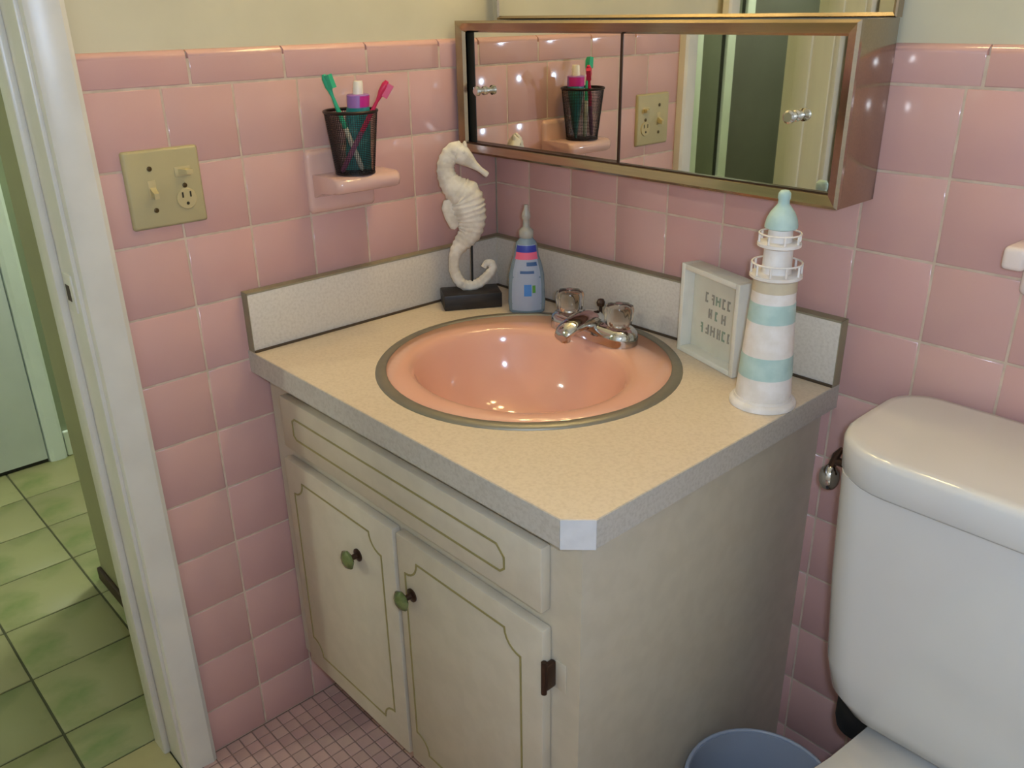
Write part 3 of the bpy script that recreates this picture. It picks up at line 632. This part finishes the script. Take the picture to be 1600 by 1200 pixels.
# ------------------------------------------------------------------ box sign
sg = thing('box_sign', 'small square white shadow-box sign with three lines of print', 'picture frame', (0.5668, -0.0753, H+0.0005), math.atan2(-0.0429, 0.1356))
fb = MB()
hw, hh, dp = 0.071, 0.146, 0.034
fb.bbox(-hw, -hw+0.009, 0, dp, 0, hh, 0.001).bbox(hw-0.009, hw, 0, dp, 0, hh, 0.001).bbox(-hw+0.009, hw-0.009, 0, dp, 0, 0.009, 0.001).bbox(-hw+0.009, hw-0.009, 0, dp, hh-0.009, hh, 0.001)
fb.obj('frame', 'sign_white', sg)
pn = MB().box(-hw+0.008, hw-0.008, 0.020, 0.026, 0.008, hh-0.008).obj('panel', 'sign_panel', sg, False)
for z, hgt, items in ((0.098, 0.017, ((-0.026, 0.009, 0), (-0.013, 0.009, 0), (0.001, 0.011, 1), (0.016, 0.009, 0), (0.028, 0.009, 0))),
                      (0.073, 0.017, ((-0.016, 0.008, 0), (0.000, 0.008, 1), (0.017, 0.010, 0))),
                      (0.047, 0.018, ((-0.036, 0.008, 1), (-0.022, 0.010, 0), (-0.007, 0.011, 0), (0.008, 0.008, 0), (0.021, 0.010, 1), (0.033, 0.007, 0)))):
    for x, wd, g in items:
        mk = MB(); a0, a1, zb, zt_ = x-wd/2, x+wd/2, z-hgt/2+random.uniform(0, 0.002), z+hgt/2-random.uniform(0, 0.002)
        sh_ = random.choice('abcde')
        if sh_ in 'abd': mk.box(a0, a0+0.0028, 0.0192, 0.0202, zb, zt_)
        if sh_ in 'bce': mk.box(a1-0.0028, a1, 0.0192, 0.0202, zb, zt_)
        if sh_ in 'acd': mk.box(a0+0.0028, a1-0.0028, 0.0192, 0.0202, zt_-0.003, zt_)
        if sh_ in 'ade': mk.box(a0+0.0028, a1-0.0028, 0.0192, 0.0202, zb, zb+0.003)
        if sh_ in 'bce': mk.box(a0+0.0028, a1-0.0028, 0.0192, 0.0202, z-0.0015, z+0.0015)
        mk.obj('print_mark', 'ink_green' if g else 'ink', pn, False)

# ------------------------------------------------------------------ lighthouse
lh = thing('lighthouse_figurine', 'white lighthouse figurine with pale teal bands and dome on the counter', 'figurine', (0.712, -0.136, H+0.0005)); lh.scale = (1, 1, 0.955)
MB().lathe([(0.046, 0), (0.046, 0.005), (0.044, 0.008), (0.0405, 0.010), (0.0395, 0.014)], 40).obj('base', 'lh_white', lh, True, 40)
def tr(z): return 0.0385-(0.0385-0.029)*(z-0.012)/0.16
for m_, z0, z1, e in (('lh_white', 0.012, 0.047, 0), ('lh_teal', 0.047, 0.080, 0.0004), ('lh_white', 0.080, 0.130, 0), ('lh_teal', 0.130, 0.158, 0.0004), ('lh_white', 0.158, 0.174, 0), ('lh_tan', 0.174, 0.192, 0.0008)):
    MB().lathe([(tr(z0)+e, z0), (tr(z1)+e, z1)], 40).obj('tower_band', m_, lh, True, 40)
MB().lathe([(0.030, 0.190), (0.0345, 0.193), (0.0345, 0.197), (0.030, 0.199)], 40).obj('gallery', 'lh_white', lh, True, 40)
MB().lathe([(0.0205, 0.198), (0.0195, 0.200), (0.0188, 0.236)], 32).obj('lantern_room', 'lh_white', lh, True, 40)
def rail(z, r, hh_, n_):
    mb = MB()
    for i in range(n_):
        a = 2*math.pi*i/n_; mb.tube([(r*math.cos(a), r*math.sin(a), z), (r*math.cos(a), r*math.sin(a), z+hh_)], 0.0017, 6)
    mb.loft([[((r+0.0013*math.cos(t))*math.cos(2*math.pi*i/32), (r+0.0013*math.cos(t))*math.sin(2*math.pi*i/32), z+hh_+0.0013*math.sin(t)) for i in range(32)] for t in [2*math.pi*k/6 for k in range(7)]], False, False)
    mb.obj('railing', 'lh_white', lh, True, 60)
rail(0.198, 0.0325, 0.015, 10)
MB().lathe([(0.022, 0.234), (0.0285, 0.237), (0.0285, 0.241), (0.024, 0.243)], 36).obj('gallery', 'lh_white', lh, True, 40)
rail(0.242, 0.0268, 0.012, 8)
MB().lathe([(0.0165, 0.242), (0.0155, 0.262)], 28).obj('lantern', 'lh_white', lh, True, 40)
MB().lathe([(0.0165, 0.260), (0.0212, 0.262), (0.0212, 0.266), (0.0195, 0.274), (0.0155, 0.283), (0.0105, 0.290), (0.0075, 0.294), (0.0072, 0.299), (0.0082, 0.302), (0.0080, 0.308), (0.0055, 0.312), (0.001, 0.313)], 32).obj('dome', 'lh_teal', lh, True, 50)

# ------------------------------------------------------------------ toilet
to = thing('toilet', 'off-white toilet with a rounded tank lid beside the vanity', 'toilet', (1.105, 0, 0))
def rr3(x0, x1, y0, y1, r, z): return [(x, y, z) for x, y in rrect(x0, x1, y0, y1, r, 8, r*0.6)]
TK = MB().loft([rr3(-0.165, 0.165, -0.205, -0.05, 0.06, 0.393), rr3(-0.195, 0.195, -0.218, -0.040, 0.06, 0.402), rr3(-0.213, 0.213, -0.224, -0.034, 0.055, 0.425), rr3(-0.221, 0.221, -0.227, -0.032, 0.05, 0.47),
                rr3(-0.231, 0.231, -0.230, -0.030, 0.05, 0.60), rr3(-0.238, 0.238, -0.232, -0.028, 0.05, 0.752)])
TK.obj('tank', 'porcelain', to, True, 50)
MB().loft([rr3(-0.246, 0.246, -0.241, -0.020, 0.086, 0.750), rr3(-0.249, 0.249, -0.244, -0.016, 0.090, 0.754), rr3(-0.250, 0.250, -0.245, -0.015, 0.090, 0.790), rr3(-0.248, 0.248, -0.243, -0.017, 0.090, 0.796), rr3(-0.244, 0.244, -0.239, -0.021, 0.086, 0.7992), rr3(-0.235, 0.235, -0.230, -0.030, 0.080, 0.800)]).obj('tank_lid', 'porcelain', to, True, 60)
lv_ = MB().lathe([(0.011, 0), (0.011, -0.004), (0.006, -0.007), (0.006, -0.045)], 16, (-0.239, -0.110, 0.705), 'x').obj('flush_lever', 'bronze', to)
MB().tube([(-0.279, -0.110, 0.726), (-0.285, -0.110, 0.714), (-0.290, -0.110, 0.694)], [0.003, 0.0055, 0.0055], 10).obj('arm', 'bronze', lv_)
MB().lathe([(0.002, -0.020), (0.009, -0.018), (0.0135, -0.010), (0.0145, 0.0), (0.0125, 0.009), (0.007, 0.015), (0.004, 0.017)], 24, (-0.290, -0.111, 0.680)).obj('handle', 'chrome', lv_)
def bowlring(s, z, dy=0.0):
    out = []
    for x, y in [(0.135, -0.06), (0.147, -0.12), (0.148, -0.20), (0.156, -0.28), (0.170, -0.36), (0.178, -0.44), (0.183, -0.52), (0.170, -0.60), (0.135, -0.67), (0.075, -0.715), (0.0, -0.728)]:
        out.append((x*s, -0.36+(y+0.36)*(s*0.9+0.1)+dy, z))
    return out + [(-x, y, z_) for x, y, z_ in reversed(out[:-1])]
MB().loft([bowlring(0.66, 0.0, 0.04), bowlring(0.60, 0.03, 0.04), bowlring(0.58, 0.12, 0.04), bowlring(0.72, 0.22, 0.02), bowlring(0.93, 0.32), bowlring(1.0, 0.36), bowlring(1.0, 0.378), bowlring(0.97, 0.386)]).obj('bowl', 'porcelain', to, True, 60)
def seat(z, s): return [(x*s, -0.56+(y+0.56)*s, z) for x, y in [(0.10, -0.375), (0.15, -0.39), (0.176, -0.44), (0.186, -0.52), (0.173, -0.60), (0.137, -0.675), (0.076, -0.72), (0, -0.732), (-0.076, -0.72), (-0.137, -0.675), (-0.173, -0.60), (-0.186, -0.52), (-0.176, -0.44), (-0.15, -0.39), (-0.10, -0.375)]]
MB().loft([seat(0.387, 0.98), seat(0.389, 1), seat(0.402, 1), seat(0.405, 0.99)]).obj('seat', 'porcelain', to, True, 60)
MB().loft([seat(0.406, 0.98), seat(0.408, 1), seat(0.420, 1), seat(0.424, 0.97)]).obj('seat_lid', 'porcelain', to, True, 60)
MB().lathe([(0.024, 0.325), (0.033, 0.332), (0.036, 0.346), (0.036, 0.376), (0.030, 0.396)], 24, (-0.172, -0.150, 0)).obj('dark_stub', 'black_rubber', to)  # dark rounded piece below the tank corner
MB().lathe([(0.05, 0.380), (0.055, 0.388), (0.05, 0.398)], 24, (0.0, -0.13, 0)).obj('gasket', 'black_rubber', to)

# ------------------------------------------------------------------ waste bin, wall holder
bn = thing('waste_bin', 'round blue-grey plastic waste bin between vanity and toilet', 'waste bin', (0.858, -0.275, 0.0005))
MB().lathe([(0.080, 0), (0.083, 0.003), (0.106, 0.246), (0.1035, 0.246), (0.080, 0.006), (0.002, 0.006)], 48).obj('body', 'bin_blue', bn, True, 50)
MB().loft([circ_ for circ_ in [[((0.107+0.0032*math.cos(t))*math.cos(2*math.pi*i/48), (0.107+0.0032*math.cos(t))*math.sin(2*math.pi*i/48), 0.247+0.0032*math.sin(t)) for i in range(48)] for t in [2*math.pi*k/8 for k in range(9)]]], False, False).obj('rim', 'bin_blue', bn, True, 80)
ph = thing('paper_holder', 'white ceramic wall holder on pink tile above the toilet tank', 'wall holder', (0.9575, 0, 0))
MB().loft([[(x, y, z) for x, z in rrect(0.010+i, 0.160-i, 0.955+i, 1.030-i, 0.008)] for i, y in ((0, 0.003), (0, -0.006), (0.003, -0.010), (0.007, -0.011))]).obj('back_plate', 'ceramic_white', ph, True, 60)
for x in (0.0, 0.145):
    MB().bbox(x, x+0.026, -0.062, -0.008, 0.996, 1.024, 0.006, 3).obj('post', 'ceramic_white', ph)
MB().tube([(0.026, -0.045, 1.008), (0.145, -0.045, 1.008)], 0.010, 16).obj('roller', 'ceramic_white', ph)
